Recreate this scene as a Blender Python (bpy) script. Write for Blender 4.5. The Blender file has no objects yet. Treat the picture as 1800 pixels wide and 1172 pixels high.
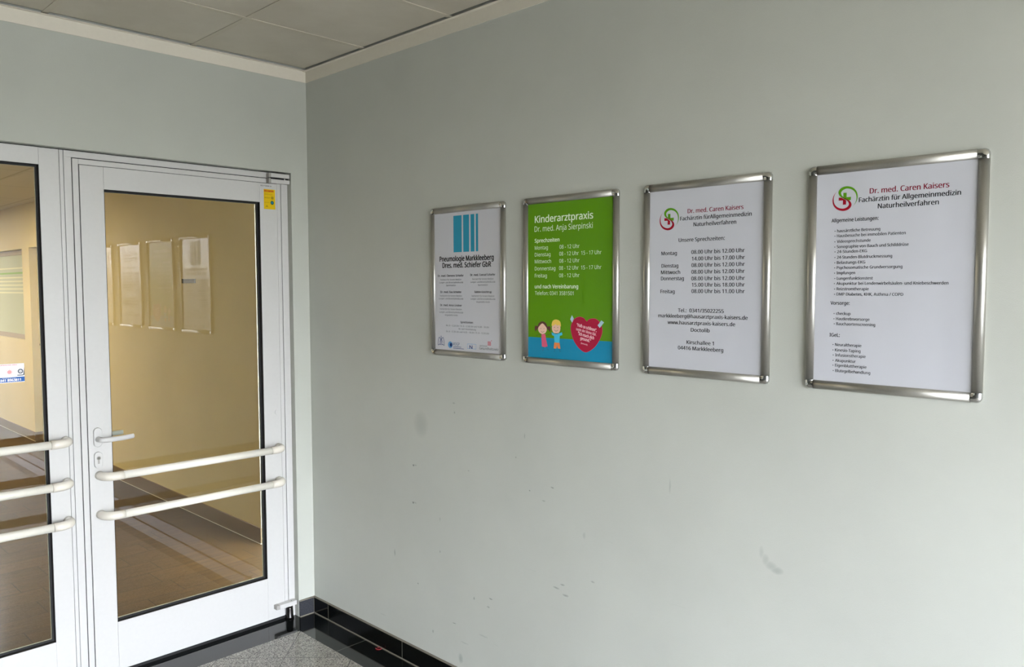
import bpy, bmesh, math, random, os
from mathutils import Vector, Matrix
random.seed(7)
S = bpy.context.scene
C = S.collection

# ------------------------------------------------------------------ camera
cam_d = bpy.data.cameras.new('camera')
cam = bpy.data.objects.new('camera', cam_d); C.objects.link(cam)
cam_d.sensor_width = 36.0; cam_d.sensor_fit = 'HORIZONTAL'
cam_d.lens = 1389.38 / 1800 * 36.0
cam_d.clip_start = 0.02; cam_d.clip_end = 200
FW = Vector((0.71409969, 0.69760235, -0.05841744))
RT = Vector((0.69869104, -0.71541933, -0.00245057))
UP = Vector((0.04350249, 0.03906579, 0.99828924))
m = Matrix((RT, UP, -FW)).transposed().to_4x4()
m.translation = Vector((-2.20283734, -3.6208342, 1.71564986))
cam.matrix_world = m
S.camera = cam

# ------------------------------------------------------------------ colour management
S.view_settings.view_transform = 'Standard'
S.view_settings.look = 'None'
S.view_settings.gamma = 1.0
S.view_settings.use_curve_mapping = False
S.view_settings.exposure = 1.42

# ------------------------------------------------------------------ daylight: overcast sky through the open south end of the porch
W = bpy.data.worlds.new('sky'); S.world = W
W.use_nodes = True
nt = W.node_tree; nt.nodes.clear()
wo = nt.nodes.new('ShaderNodeOutputWorld'); bg = nt.nodes.new('ShaderNodeBackground')
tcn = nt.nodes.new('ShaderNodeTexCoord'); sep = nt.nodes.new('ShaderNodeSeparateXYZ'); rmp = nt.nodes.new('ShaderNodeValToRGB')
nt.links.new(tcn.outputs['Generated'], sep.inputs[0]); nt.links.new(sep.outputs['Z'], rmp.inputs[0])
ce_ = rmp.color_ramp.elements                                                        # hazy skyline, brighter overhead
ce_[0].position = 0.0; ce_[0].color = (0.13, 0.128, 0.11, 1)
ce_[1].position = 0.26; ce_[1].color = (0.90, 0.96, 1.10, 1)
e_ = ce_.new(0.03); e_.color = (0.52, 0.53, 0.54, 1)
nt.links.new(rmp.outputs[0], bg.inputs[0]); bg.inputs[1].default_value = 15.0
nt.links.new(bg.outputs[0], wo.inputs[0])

def area(name, loc, sx, sy, energy, col, rot=(0, 0, 0), portal=False, spread=math.pi):
    l = bpy.data.lights.new(name, 'AREA'); l.shape = 'RECTANGLE'; l.size = sx; l.size_y = sy
    l.energy = energy; l.color = col; l.spread = spread
    o = bpy.data.objects.new(name, l); C.objects.link(o); o.location = loc; o.rotation_euler = rot
    if portal: l.cycles.is_portal = True
    return o
XS, YW = -3.9, -6.7                      # the open south-west corner: south opening to XS, west opening to YW
XW, YS, CEIL = -3.9, -6.75, 2.825        # west wall, open south end, ceiling height of the porch
area('sky_portal', (XS / 2, YS, 1.31), -XS, 2.62, 1, (1, 1, 1), (math.radians(-90), 0, 0), portal=True)
area('sky_portal', (XW, (YS + YW) / 2, 1.31), 2.62, YW - YS, 1, (1, 1, 1), (0, math.radians(-90), 0), portal=True)
# warm ceiling lamps of the hall behind the glass
WARM = (1.0, 0.80, 0.50)
HC = 2.655
area('hall_lamp', (-1.2, 5.4, HC - .01), .6, .6, 50, WARM)
area('hall_lamp', (-1.2, 8.6, HC - .01), .6, .6, 40, WARM)
area('hall_lamp', (-1.9, 2.2, HC - .01), .6, .6, 2.5, WARM)
area('niche_lamp', (.52, .86, HC - .01), .12, .12, 1.6, (1, .86, .55))

# ------------------------------------------------------------------ helpers
def lin(c): return tuple(((v / 255) / 12.92 if v / 255 <= .04045 else ((v / 255 + .055) / 1.055) ** 2.4) for v in c) + (1,)
class N:
    def __init__(s, name):
        s.m = bpy.data.materials.new(name); s.m.use_nodes = True; s.t = s.m.node_tree; s.t.nodes.clear()
        s.out = s.t.nodes.new('ShaderNodeOutputMaterial')
    def n(s, typ, **kw):
        o = s.t.nodes.new(typ)
        for k, v in kw.items():
            if k == 'ins':
                for a, b in v.items():
                    if isinstance(b, bpy.types.NodeSocket): s.t.links.new(b, o.inputs[a])
                    else: o.inputs[a].default_value = b
            else: setattr(o, k, v)
        return o
    def math(s, op, a, b=0.0, c=0.0): return s.n('ShaderNodeMath', operation=op, ins={0: a, 1: b, 2: c}).outputs[0]
    def mix(s, f, a, b):
        o = s.n('ShaderNodeMix', data_type='RGBA')
        for i, v in ((0, f), (6, a), (7, b)):
            if isinstance(v, bpy.types.NodeSocket): s.t.links.new(v, o.inputs[i])
            else: o.inputs[i].default_value = v
        return o.outputs[2]
    def pos(s):
        p = s.n('ShaderNodeNewGeometry').outputs['Position']; q = s.n('ShaderNodeSeparateXYZ', ins={0: p})
        return p, q.outputs[0], q.outputs[1], q.outputs[2]
    def noise(s, vec, scale, detail=3, rough=.55, dim='3D'):
        return s.n('ShaderNodeTexNoise', ins={'Vector': vec, 'Scale': scale, 'Detail': detail, 'Roughness': rough}).outputs[0]
    def ramp(s, f, a, b, ca=(0, 0, 0, 1), cb=(1, 1, 1, 1)):
        r = s.n('ShaderNodeValToRGB', ins={0: f}); e = r.color_ramp.elements
        e[0].position = a; e[0].color = ca; e[1].position = b; e[1].color = cb
        return r.outputs[0]
    def bsdf(s, col, rough=.5, metal=0, ior=1.5, coat=0, crough=.05, bump=None, bstr=.1, bdist=.001, spec=.5):
        b = s.n('ShaderNodeBsdfPrincipled')
        for k, v in (('Base Color', col), ('Roughness', rough), ('Metallic', metal), ('IOR', ior), ('Coat Weight', coat), ('Coat Roughness', crough), ('Specular IOR Level', spec)):
            if isinstance(v, bpy.types.NodeSocket): s.t.links.new(v, b.inputs[k])
            else: b.inputs[k].default_value = v
        if bump is not None:
            bn = s.n('ShaderNodeBump', ins={'Strength': bstr, 'Distance': bdist, 'Height': bump})
            s.t.links.new(bn.outputs[0], b.inputs['Normal'])
            if coat: s.t.links.new(bn.outputs[0], b.inputs['Coat Normal'])
        s.t.links.new(b.outputs[0], s.out.inputs[0]); return b
def plain(name, rgb, rough=.5, metal=0, coat=0, **k):
    a = N(name); p, x, y, z = a.pos()
    n = a.noise(p, 60, 2)
    c = lin(rgb); d = tuple(v * .94 for v in c[:3]) + (1,)
    a.bsdf(a.mix(n, c, d), rough, metal, coat=coat, **k); return a.m
def flat(name, rgb, rough=.5, coat=0.):
    a = N(name); a.bsdf(lin(rgb), rough, coat=coat, spec=.2 if coat else .5); return a.m

# wall paint: fine roller texture plus the scuffs the wall carries
MARKS = [(-0.903,1.110,.055,.065,.10,1),(-0.847,0.918,.008,.006,.5,0),(-0.862,0.920,.010,.003,.25,0),(-0.844,0.746,.008,.006,.5,0),(-0.858,0.749,.010,.003,.25,0),(-0.703,0.484,.005,.019,.3,0),(-1.028,0.709,.004,.010,.22,0),(-1.026,0.565,.003,.006,.4,0),(-1.562,0.931,.004,.003,.5,0),(-1.679,0.963,.010,.003,.35,0),(-1.635,0.905,.010,.003,.3,0),(-1.730,0.604,.014,.004,.3,0),(-1.699,0.584,.018,.004,.3,0),(-1.745,0.567,.018,.005,.3,0),(-1.124,1.226,.010,.004,.25,0),(-1.127,1.188,.004,.006,.35,0),(-1.874,0.652,.010,.004,.25,0),(-1.213,0.953,.007,.004,.2,0),(-1.488,1.050,.004,.004,.3,0),(-1.536,1.140,.004,.012,.2,0),(-2.570,0.871,.024,.013,.15,1),(-2.552,0.880,.022,.015,.12,1),(-2.534,0.895,.014,.020,.10,1),(-2.520,0.915,.009,.022,.08,1),(-2.195,1.060,.004,.03,.14,0),(-1.833,0.814,.008,.014,.12,0),(-1.157,0.130,.016,.024,.22,0),(-0.974,0.193,.005,.009,.35,0),(-1.117,0.272,.014,.003,.35,0),(-1.343,0.443,.012,.003,.45,0),(-0.872,0.382,.004,.004,.5,0),(-1.243,0.417,.005,.008,.35,0),(-1.182,0.206,.030,.003,.15,0),(-1.329,0.404,.010,.004,.3,0),(-1.300,0.272,.032,.004,.14,0)]
def paint(name, rgb, marks=False, rough=.62):
    a = N(name); p, x, y, z = a.pos()
    n1 = a.noise(p, 420, 2, .6); n2 = a.noise(p, 2.2, 4, .55); n3 = a.noise(p, 90, 3)
    c = lin(rgb); d = tuple(v * .945 for v in c[:3]) + (1,)
    col = a.mix(a.ramp(n2, .35, .65), c, d)
    if marks:
        dis = a.math('MULTIPLY', a.math('SUBTRACT', a.noise(p, 45, 3), .5), .02)
        tot = None
        for (my, mz, ry, rz, amt, soft) in MARKS:
            u = a.math('DIVIDE', a.math('SUBTRACT', a.math('ADD', y, a.math('MULTIPLY', dis, .3)), my), ry)
            v = a.math('DIVIDE', a.math('SUBTRACT', a.math('ADD', z, a.math('MULTIPLY', dis, .4)), mz), rz)
            r2 = a.math('ADD', a.math('MULTIPLY', u, u), a.math('MULTIPLY', v, v))
            k = a.n('ShaderNodeMath', operation='SUBTRACT', use_clamp=True, ins={0: 1.0, 1: r2}).outputs[0]
            k = a.math('MULTIPLY', k, amt * (1.3 if not soft else 1.6))
            tot = k if tot is None else a.math('MAXIMUM', tot, k)
        col = a.mix(tot, col, lin((40, 42, 42)))
        # faint horizontal rub marks low on the wall
        q = a.n('ShaderNodeMapping', ins={0: p, 3: (1, 3, 26)}).outputs[0]
        sc = a.ramp(a.noise(q, 2.0, 2, .5), .735, .77)
        low = a.n('ShaderNodeMath', operation='SUBTRACT', use_clamp=True, ins={0: 1.1, 1: z}).outputs[0]
        col = a.mix(a.math('MULTIPLY', a.math('MULTIPLY', sc, low), .16), col, lin((70, 70, 68)))
    hgt = a.math('ADD', n1, a.math('MULTIPLY', n3, .6))
    a.bsdf(col, rough, bump=hgt, bstr=.35, bdist=.0012, spec=.35)
    return a.m
M = {}
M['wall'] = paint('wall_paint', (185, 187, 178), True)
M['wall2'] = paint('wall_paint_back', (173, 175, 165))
M['westwall'] = paint('west_wall_paint', (84, 84, 80))  # unseen wall, toned dark to cut its bounce onto the poster wall
M['hallwall'] = paint('hall_paint', (205, 189, 148), rough=.7)
M['cream'] = plain('cream_profile', (212, 206, 190), .55)
M['white'] = plain('white_powder_coat', (188, 187, 183), .28)
M['bar'] = plain('ivory_rail', (226, 222, 208), .22)
M['elbow'] = plain('ivory_elbow', (212, 206, 192), .25)
M['gasket'] = flat('black_rubber', (4, 4, 4), .7)
M['gap'] = flat('dark_seam_and_shade', (52, 50, 52), .8)
M['seam'] = flat('pale_seam', (150, 150, 150), .8)
M['chrome'] = plain('chrome', (200, 200, 198), .06, 1)
M['steel'] = plain('dark_steel', (120, 118, 112), .18, 1)
M['blacksteel'] = plain('black_steel', (34, 32, 30), .16, .6)
M['greycap'] = plain('grey_plastic', (150, 147, 140), .4)
a = N('brushed_aluminium'); p, x, y, z = a.pos()
q = a.n('ShaderNodeMapping', ins={0: p, 3: (1, 1, 1)}).outputs[0]
a.bsdf(a.mix(a.noise(p, 400, 2), lin((178, 176, 168)), lin((166, 164, 156))), .35, .88, bump=a.noise(p, 300, 2), bstr=.05, bdist=.0005)
M['alu'] = a.m
# porch floor: granite tiles laid diagonally, light grey speckle
a = N('speckled_granite'); p, x, y, z = a.pos()
v1 = a.n('ShaderNodeTexVoronoi', ins={'Vector': p, 'Scale': 330.0}).outputs['Color']
g1 = a.n('ShaderNodeSeparateXYZ', ins={0: v1}).outputs[0]
n2 = a.noise(p, 150, 4, .7)
sp = a.ramp(g1, .05, .95, lin((104, 101, 95)), lin((186, 182, 172)))
sp = a.mix(a.ramp(n2, .30, .50), lin((62, 60, 56)), sp)
v2 = a.n('ShaderNodeSeparateXYZ', ins={0: a.n('ShaderNodeTexVoronoi', ins={'Vector': p, 'Scale': 210.0}).outputs['Color']}).outputs[1]
sp = a.mix(a.math('MULTIPLY', a.math('LESS_THAN', v2, .16), .75), sp, lin((44, 43, 41)))
n3 = a.noise(p, 5, 3)
sp = a.mix(a.math('MULTIPLY', n3, .3), sp, lin((104, 97, 84)))
def gridline(a, t, off, w, hw):
    f = a.math('FRACT', a.math('DIVIDE', a.math('SUBTRACT', t, off), w))
    dd = a.math('MULTIPLY', a.math('MINIMUM', f, a.math('SUBTRACT', 1.0, f)), w)
    return a.math('LESS_THAN', dd, hw)
l1 = gridline(a, a.math('SUBTRACT', x, y), -.022, .4385, .0022)
l2 = gridline(a, a.math('ADD', x, y), -.745, .4385, .0022)
sp = a.mix(a.math('MAXIMUM', l1, l2), sp, lin((40, 39, 37)))
a.bsdf(sp, .13, bump=n2, bstr=.02, bdist=.0003)
M['granite'] = a.m
# dark polished granite of the border and skirting
def darkstone(name, joints=None, base=(13, 16, 16), spec=.5):
    a = N(name); p, x, y, z = a.pos()
    n = a.noise(p, 160, 3, .7)
    col = a.mix(a.ramp(n, .48, .7), lin(base), lin(tuple(v + 14 for v in base)))
    if joints == 'y':
        col = a.mix(gridline(a, y, -.146, .618, .0014), col, lin((120, 118, 108)))
    if joints == 'b':
        inb = a.math('GREATER_THAN', x, -.182)
        col = a.mix(a.math('MULTIPLY', gridline(a, y, -.48, .61, .0014), inb), col, lin((112, 112, 104)))
    a.bsdf(col, .045, bump=n, bstr=.01, bdist=.0002, spec=spec); return a.m
M['border'] = darkstone('black_granite_border', 'b')
M['skirt'] = darkstone('black_granite_skirting', 'y', (8, 10, 10), .25)
M['skirt_lit'] = darkstone('black_granite_lit', None, (50, 51, 55))  # same black stone, lightened to paint in the light it reflects
M['grout'] = plain('sandy_grout', (118, 112, 98), .85)
# ceiling panels
a = N('mineral_panel'); p, x, y, z = a.pos()
n = a.noise(p, 3.0, 5, .6); n2 = a.noise(p, 160, 2)
a.bsdf(a.mix(a.ramp(n, .3, .7), lin((194, 188, 172)), lin((182, 175, 158))), .9, bump=n2, bstr=.2, bdist=.001)
M['panel'] = a.m
M['tbar'] = plain('ceiling_grid', (188, 181, 163), .9)
# hall floor: wood-look planks 600 x 200 laid across
def planks(name, base, dark, rough):
    a = N(name); p, x, y, z = a.pos()
    ry = a.math('DIVIDE', a.math('ADD', y, .41 + .203), .2035)
    row = a.math('FLOOR', ry)
    off = a.n('ShaderNodeTexWhiteNoise', noise_dimensions='1D', ins={'W': row}).outputs[0]
    rx = a.math('ADD', a.math('DIVIDE', x, .6), off)
    tx = a.math('FLOOR', rx)
    fx = a.math('FRACT', rx); fy = a.math('FRACT', ry)
    dx = a.math('MULTIPLY', a.math('MINIMUM', fx, a.math('SUBTRACT', 1., fx)), .6)
    dy = a.math('MULTIPLY', a.math('MINIMUM', fy, a.math('SUBTRACT', 1., fy)), .2035)
    gl = a.math('LESS_THAN', a.math('MINIMUM', dx, dy), .0021)
    cv = a.n('ShaderNodeCombineXYZ', ins={0: tx, 1: row}).outputs[0]
    wn = a.n('ShaderNodeTexWhiteNoise', noise_dimensions='3D', ins={'Vector': cv}).outputs[0]
    off3 = a.n('ShaderNodeVectorMath', operation='MULTIPLY_ADD', ins={0: cv, 1: (3.1, 7.7, 1.3), 2: p}).outputs[0]
    q = a.n('ShaderNodeMapping', ins={0: off3, 3: (1.2, 10, 1)}).outputs[0]
    st = a.noise(q, 3.2, 5, .6)
    c = a.mix(a.ramp(st, .3, .7), lin(base), lin(dark))
    c = a.mix(a.math('MULTIPLY', wn, .35), c, lin(tuple(v * .8 for v in dark)))
    c = a.mix(gl, c, lin((24, 17, 8)))
    a.bsdf(c, rough, bump=st, bstr=.03, bdist=.0005, spec=.2); return a.m
M['planks'] = planks('wood_look_tiles', (78, 57, 30), (55, 39, 19), .55)
M['hallskirt'] = plain('brown_tile_skirting', (112, 92, 66), .4)
M['paving'] = plain('outside_paving', (104, 102, 96), .9)
# door glass: clear double pane, reflecting on its front faces
a = N('clear_pane')
fr = a.n('ShaderNodeFresnel', ins={'IOR': 1.5}).outputs[0]
bf = a.n('ShaderNodeNewGeometry').outputs['Backfacing']
k = a.math('MULTIPLY', a.math('MULTIPLY', fr, 1.85), a.math('SUBTRACT', 1.0, bf))
tr = a.n('ShaderNodeBsdfTransparent', ins={0: (.90, .93, .90, 1)}); gs = a.n('ShaderNodeBsdfGlossy', ins={0: (1, 1, 1, 1), 1: .0})
mx = a.n('ShaderNodeMixShader', ins={0: k}); a.t.links.new(tr.outputs[0], mx.inputs[1]); a.t.links.new(gs.outputs[0], mx.inputs[2])
a.t.links.new(mx.outputs[0], a.out.inputs[0]); M['glass'] = a.m
# frosted hall window with a green stripe and clear lines
a = N('frosted_pane'); p, x, y, z = a.pos()
col = lin((180, 187, 164))
g = a.math('LESS_THAN', a.math('ABSOLUTE', a.math('SUBTRACT', z, 1.897)), .010)
cc = a.mix(g, col, lin((120, 175, 70)))
for i, zz in enumerate((1.955, 1.845, 1.80, 1.755, 1.71, 1.665)):
    cc = a.mix(a.math('MULTIPLY', a.math('LESS_THAN', a.math('ABSOLUTE', a.math('SUBTRACT', z, zz)), .008), .7), cc, lin((236, 232, 190)))
a.bsdf(cc, .35); M['frost'] = a.m
# printed sheets under a clear cover film
def paper(name, rgb, rough=.5, ct=.9):
    a = N(name); p, x, y, z = a.pos()
    q = a.n('ShaderNodeMapping', ins={0: p, 3: (1, 7, 1.6)}).outputs[0]
    n = a.noise(q, 1.6, 2, .4)
    c = lin(rgb)
    a.bsdf(c, rough, coat=ct, crough=.06, bump=n, bstr=.35, bdist=.010, spec=.2); return a.m
M['paper'] = paper('white_print', (192, 193, 198))
M['green'] = paper('green_print', (88, 142, 0), ct=.35)
M['blue'] = paper('blue_print', (0, 134, 172), ct=.35)
INK = {'bk': (10, 11, 14), 'gy': (30, 32, 36), 'rd': (118, 12, 38), 'nv': (28, 52, 110), 'gw': (226, 240, 206), 'turq': (34, 138, 166),
       'lred': (150, 14, 36), 'lgreen': (84, 142, 20), 'heart': (170, 22, 58), 'hedge': (196, 72, 96), 'tape': (168, 198, 210), 'pink': (214, 92, 122),
       'skin': (236, 196, 172), 'brown': (92, 58, 50), 'yel': (236, 200, 92), 'shirt': (70, 190, 220), 'orange': (226, 132, 70), 'line': (60, 60, 66),
       'ltblue': (90, 150, 200), 'pinktxt': (240, 190, 200), 'red': (190, 40, 60), 'yellow': (206, 172, 0), 'dkgreen': (10, 90, 80), 'mblue': (20, 110, 160),
       'stred': (170, 60, 20), 'olive': (150, 130, 10), 'bluebar': (30, 90, 160), 'wht': (235, 236, 238), 'palepink': (226, 160, 160), 'grey': (100, 106, 116)}
def ink(k):
    n = 'ink_' + k
    if n not in M: M[n] = flat(n, INK[k], .5, .15)
    return M[n]

# ---- mesh helpers
def box(bm, x0, y0, z0, x1, y1, z1, bev=0, mi=0):
    r = bmesh.ops.create_cube(bm, size=1)
    vs = r['verts']
    for v in vs: v.co = Vector((x0 + (v.co.x + .5) * (x1 - x0), y0 + (v.co.y + .5) * (y1 - y0), z0 + (v.co.z + .5) * (z1 - z0)))
    es = list({e for v in vs for e in v.link_edges}); fs = list({f for v in vs for f in v.link_faces})
    for f in fs: f.material_index = mi
    if bev: bmesh.ops.bevel(bm, geom=es, offset=bev, segments=2, affect='EDGES', profile=.5)
def tube(bm, pts, rad, seg=20, caps=True, sc=(1, 1), ref=Vector((0, 0, 1))):
    pts = [Vector(p) for p in pts]; n = len(pts)
    if not hasattr(rad, '__len__'): rad = [rad] * n
    if sc == (1, 1) or isinstance(sc[0], (int, float)): sc = [sc] * n
    rings = []; u = None
    for i, p in enumerate(pts):
        t = (pts[min(i + 1, n - 1)] - pts[max(i - 1, 0)]).normalized()
        u = (ref - t * ref.dot(t)).normalized(); w = t.cross(u)
        rings.append([bm.verts.new(p + (u * math.cos(a) * sc[i][0] + w * math.sin(a) * sc[i][1]) * rad[i]) for a in [2 * math.pi * k / seg for k in range(seg)]])
    for A, B in zip(rings, rings[1:]):
        for k in range(seg):
            f = bm.faces.new((A[k], A[(k + 1) % seg], B[(k + 1) % seg], B[k])); f.smooth = True
    if caps:
        bm.faces.new(rings[0][::-1]); bm.faces.new(rings[-1])
def cyl(bm, c, r, axis, h, seg=32):
    d = Vector(axis).normalized(); c = Vector(c); rf = Vector((0, 0, 1)) if abs(d.z) < .9 else Vector((1, 0, 0))
    tube(bm, [c, c + d * h], r, seg, True, ref=rf)
def obj(name, bm, mats, parent=None, loc=None, bevel=0, fix=True):
    if fix: bmesh.ops.recalc_face_normals(bm, faces=bm.faces)
    me = bpy.data.meshes.new(name); bm.to_mesh(me); bm.free()
    for mm in (mats if isinstance(mats, (list, tuple)) else [mats]): me.materials.append(M[mm] if isinstance(mm, str) else mm)
    o = bpy.data.objects.new(name, me); C.objects.link(o)
    if parent: o.parent = parent
    if loc: o.location = loc
    return o
def empty(name, loc=(0, 0, 0)):
    o = bpy.data.objects.new(name, None); C.objects.link(o); o.location = loc; o.empty_display_size = .1; return o
def thing(o, label, cat, group=None):
    o['label'] = label; o['category'] = cat
    if group: o['group'] = group
    return o
def struct(o, label=None, cat=None):
    o['kind'] = 'structure'
    if label: o['label'] = label
    if cat: o['category'] = cat
    return o
def boxo(name, b, mat, parent=None, bev=0):
    bm = bmesh.new(); box(bm, *b, bev=bev); return obj(name, bm, mat, parent)

# ---- lettering
FONT = None
try:
    fp = os.path.join(bpy.utils.system_resource('DATAFILES', path='fonts') or '', 'NotoSansHebrew-Regular.woff2')      # the sans-serif that ships with Blender itself
    if fp and os.path.exists(fp): FONT = bpy.data.fonts.load(fp)
except Exception as e: FONT = None
CAP = {}
def textmesh(s, bold=0.):
    cu = bpy.data.curves.new('t', 'FONT'); cu.body = s; cu.size = 1.0; cu.resolution_u = 2
    if FONT: cu.font = FONT
    cu.fill_mode = 'FRONT'
    o = bpy.data.objects.new('t', cu); C.objects.link(o)
    dg = bpy.context.evaluated_depsgraph_get()
    me = bpy.data.meshes.new_from_object(o.evaluated_get(dg))
    bpy.data.objects.remove(o); bpy.data.curves.remove(cu)
    return me
def lettering(bm, s, put, u, v, w, cap, bold=0., tilt=0., mi=0):
    """text s with its left end at u, baseline v, width w and capital height cap, mapped to 3D by put(u, v)"""
    me = textmesh(s, bold)
    if 'cap' not in CAP:
        h = textmesh('H'); CAP['cap'] = max(q.co.y for q in h.vertices); bpy.data.meshes.remove(h)
    xs = [q.co.x for q in me.vertices]; x0, x1 = min(xs), max(xs)
    sx = w / (x1 - x0); sy = cap / CAP['cap']
    ct, st = math.cos(tilt), math.sin(tilt)
    nrm = (put(1, 0) - put(0, 0)).cross(put(0, 0) - put(0, 1)).normalized()
    if nrm.length == 0: nrm = Vector((0, -1, 0))
    e = cap * (.12 if bold >= .5 else .075) * (bold if bold >= .5 else 1)                                 # heavier weights: the glyphs printed again a hair apart
    copies = [(0, 0)] if bold == 0 else [(-e / 2, 0), (e / 2, 0)] if bold < .5 else [(-e / 2, 0), (0, e * .5), (e / 2, 0)]
    for c_n, (dx, dy) in enumerate(copies):
        vs = []
        for q in me.vertices:
            a, b = (q.co.x - x0) * sx + dx, q.co.y * sy + dy
            vs.append(bm.verts.new(put(u + a * ct + b * st, v + a * st - b * ct) + nrm * (c_n * 2.5e-5)))
        for f in me.polygons:
            g = bm.faces.new([vs[i] for i in f.vertices]); g.material_index = mi
    bpy.data.meshes.remove(me)
def poly(bm, pts, put, mi=0):
    f = bm.faces.new([bm.verts.new(put(*p)) for p in pts]); f.material_index = mi
def smooth_closed(P, n=8):
    R = []; L = len(P)
    for i in range(L):
        p0, p1, p2, p3 = P[i - 1], P[i], P[(i + 1) % L], P[(i + 2) % L]
        for k in range(n):
            t = k / n
            R.append(tuple(.5 * (2 * p1[j] + (p2[j] - p0[j]) * t + (2 * p0[j] - 5 * p1[j] + 4 * p2[j] - p3[j]) * t * t + (3 * p1[j] - p0[j] - 3 * p2[j] + p3[j]) * t ** 3) for j in (0, 1)))
    return R
def smooth_open(P, n=8):
    Q = [P[0]] + list(P) + [P[-1]]; R = []
    for i in range(1, len(Q) - 2):
        for k in range(n):
            t = k / n; p0, p1, p2, p3 = Q[i - 1:i + 3]
            R.append(tuple(.5 * (2 * p1[j] + (p2[j] - p0[j]) * t + (2 * p0[j] - 5 * p1[j] + 4 * p2[j] - p3[j]) * t * t + (3 * p1[j] - p0[j] - 3 * p2[j] + p3[j]) * t ** 3) for j in range(len(p1))))
    R.append(tuple(P[-1])); return R
def ribbon(bm, P, put, n=8, mi=0):      # P: (u, v, width)
    R = smooth_open(P, n); L = []; Rr = []
    for i, q in enumerate(R):
        a = R[max(i - 1, 0)]; b = R[min(i + 1, len(R) - 1)]
        dx, dy = b[0] - a[0], b[1] - a[1]; l = math.hypot(dx, dy) or 1
        nx, ny = -dy / l, dx / l; h = max(q[2], .01) / 2
        L.append(bm.verts.new(put(q[0] + nx * h, q[1] + ny * h))); Rr.append(bm.verts.new(put(q[0] - nx * h, q[1] - ny * h)))
    for i in range(len(R) - 1):
        f = bm.faces.new((L[i], L[i + 1], Rr[i + 1], Rr[i])); f.material_index = mi
def disc(bm, cu_, cv, ru, rv, put, n=28, mi=0):
    poly(bm, [(cu_ + ru * math.cos(2 * math.pi * k / n), cv + rv * math.sin(2 * math.pi * k / n)) for k in range(n)], put, mi)

# ================================================================== porch shell
WT = .14
boxes = lambda name, L, mat, parent=None: (lambda bm: ([box(bm, *b) for b in L], obj(name, bm, mat, parent))[1])(bmesh.new())
OX0, OX1, OZ = -2.20, -.0947, 2.2946                       # door opening in the back wall
struct(boxo('wall_right', (0, YS, 0, WT, WT, CEIL + .1), 'wall'))
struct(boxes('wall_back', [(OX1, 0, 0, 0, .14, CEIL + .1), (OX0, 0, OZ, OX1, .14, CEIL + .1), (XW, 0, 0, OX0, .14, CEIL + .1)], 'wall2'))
struct(boxes('wall_left', [(XW - WT, YW, 0, XW, .14, CEIL + .1), (XW - WT, YS, 2.62, XW, YW, CEIL + .1)], 'westwall'))
struct(boxes('wall_front', [(XS, YS - .2, 2.62, WT, YS, CEIL + .1), (XW, YS - .2, 0, XS, YS, CEIL + .1)], 'wall2'))
# floor
fl = struct(boxo('floor', (XW, YS, -.06, -.181, -.155, 0), 'granite'))
bm = bmesh.new(); box(bm, -.1805, YS, -.06, 0, .14, 0); box(bm, XW, -.1545, -.06, -.1805, .14, 0)
obj('floor_border', bm, 'border', fl)
# ceiling: mineral panels in a 600 grid
gx = [-.018, -.585] + [-.585 - .605 * k for k in range(1, 6)]; gx = [g for g in gx if g > XW] + [XW]
gy = [-.018, -.52] + [-.52 - .607 * k for k in range(1, 12)]; gy = [g for g in gy if g > YS] + [YS]
bm = bmesh.new()
for i in range(len(gx) - 1):
    for j in range(len(gy) - 1):
        dz = random.uniform(0, .0015)
        box(bm, gx[i + 1] + .003, gy[j + 1] + .003, CEIL - .001 + dz, gx[i] - .003, gy[j] - .003, CEIL + .014 + dz)
box(bm, XW, YS, CEIL + .02, 0, 0, CEIL + .06)
ce = struct(obj('ceiling', bm, 'panel'))
bm = bmesh.new()
for g in gx[1:-1]: box(bm, g - .012, YS, CEIL - .0035, g + .012, 0, CEIL - .0008)
for g in gy[1:-1]: box(bm, XW, g - .012, CEIL - .0040, 0, g + .012, CEIL - .0012)
obj('ceiling_grid', bm, 'tbar', ce)
# cream perimeter profile with its narrow flange under the panels
def profile(name, along):
    bm = bmesh.new()
    if along == 'y':
        box(bm, -.004, YS, 2.758, 0, -.0045, 2.815, .0008); box(bm, -.020, YS, 2.8135, -.0035, -.0045, 2.8155)
    else:
        box(bm, XW, -.004, 2.758, 0, 0, 2.815, .0008); box(bm, XW, -.020, 2.8135, -.0205, -.0035, 2.8155)
    return struct(obj(name, bm, 'cream'))
profile('trim_1', 'y'); profile('trim_2', 'x')
boxo('corner_cover', (-.022, -.022, 2.8105, -.0045, -.0045, 2.813), 'cream', bpy.data.objects['trim_2'])
# skirting
bb = struct(boxo('baseboard_right', (-.011, YS, .004, -.0005, -.0115, .082), 'skirt', bev=.0012))
bm = bmesh.new(); box(bm, -.010, YS, .082, -.0005, -.0115, .0862); box(bm, -.014, YS, .0, -.0005, -.0115, .0045)
obj('grout_line', bm, 'grout', bb)
bb = struct(boxo('baseboard_back', (-.0935, -.011, .004, -.0115, -.0005, .082), 'skirt_lit', bev=.0012))
bm = bmesh.new(); box(bm, -.0935, -.010, .082, -.0005, -.0005, .0862); box(bm, -.0935, -.014, 0, -.0005, -.0005, .0045); box(bm, -.0115, -.0125, .004, -.0005, -.0005, .082)
obj('grout_line', bm, 'grout', bb)
bb = struct(boxo('baseboard_left', (XW + .0005, YW, .0005, XW + .011, -.011, .082), 'skirt'))
# outside
struct(boxo('ground', (-30, -30, -.16, 12, 2, -.08), 'paving'))

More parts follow.
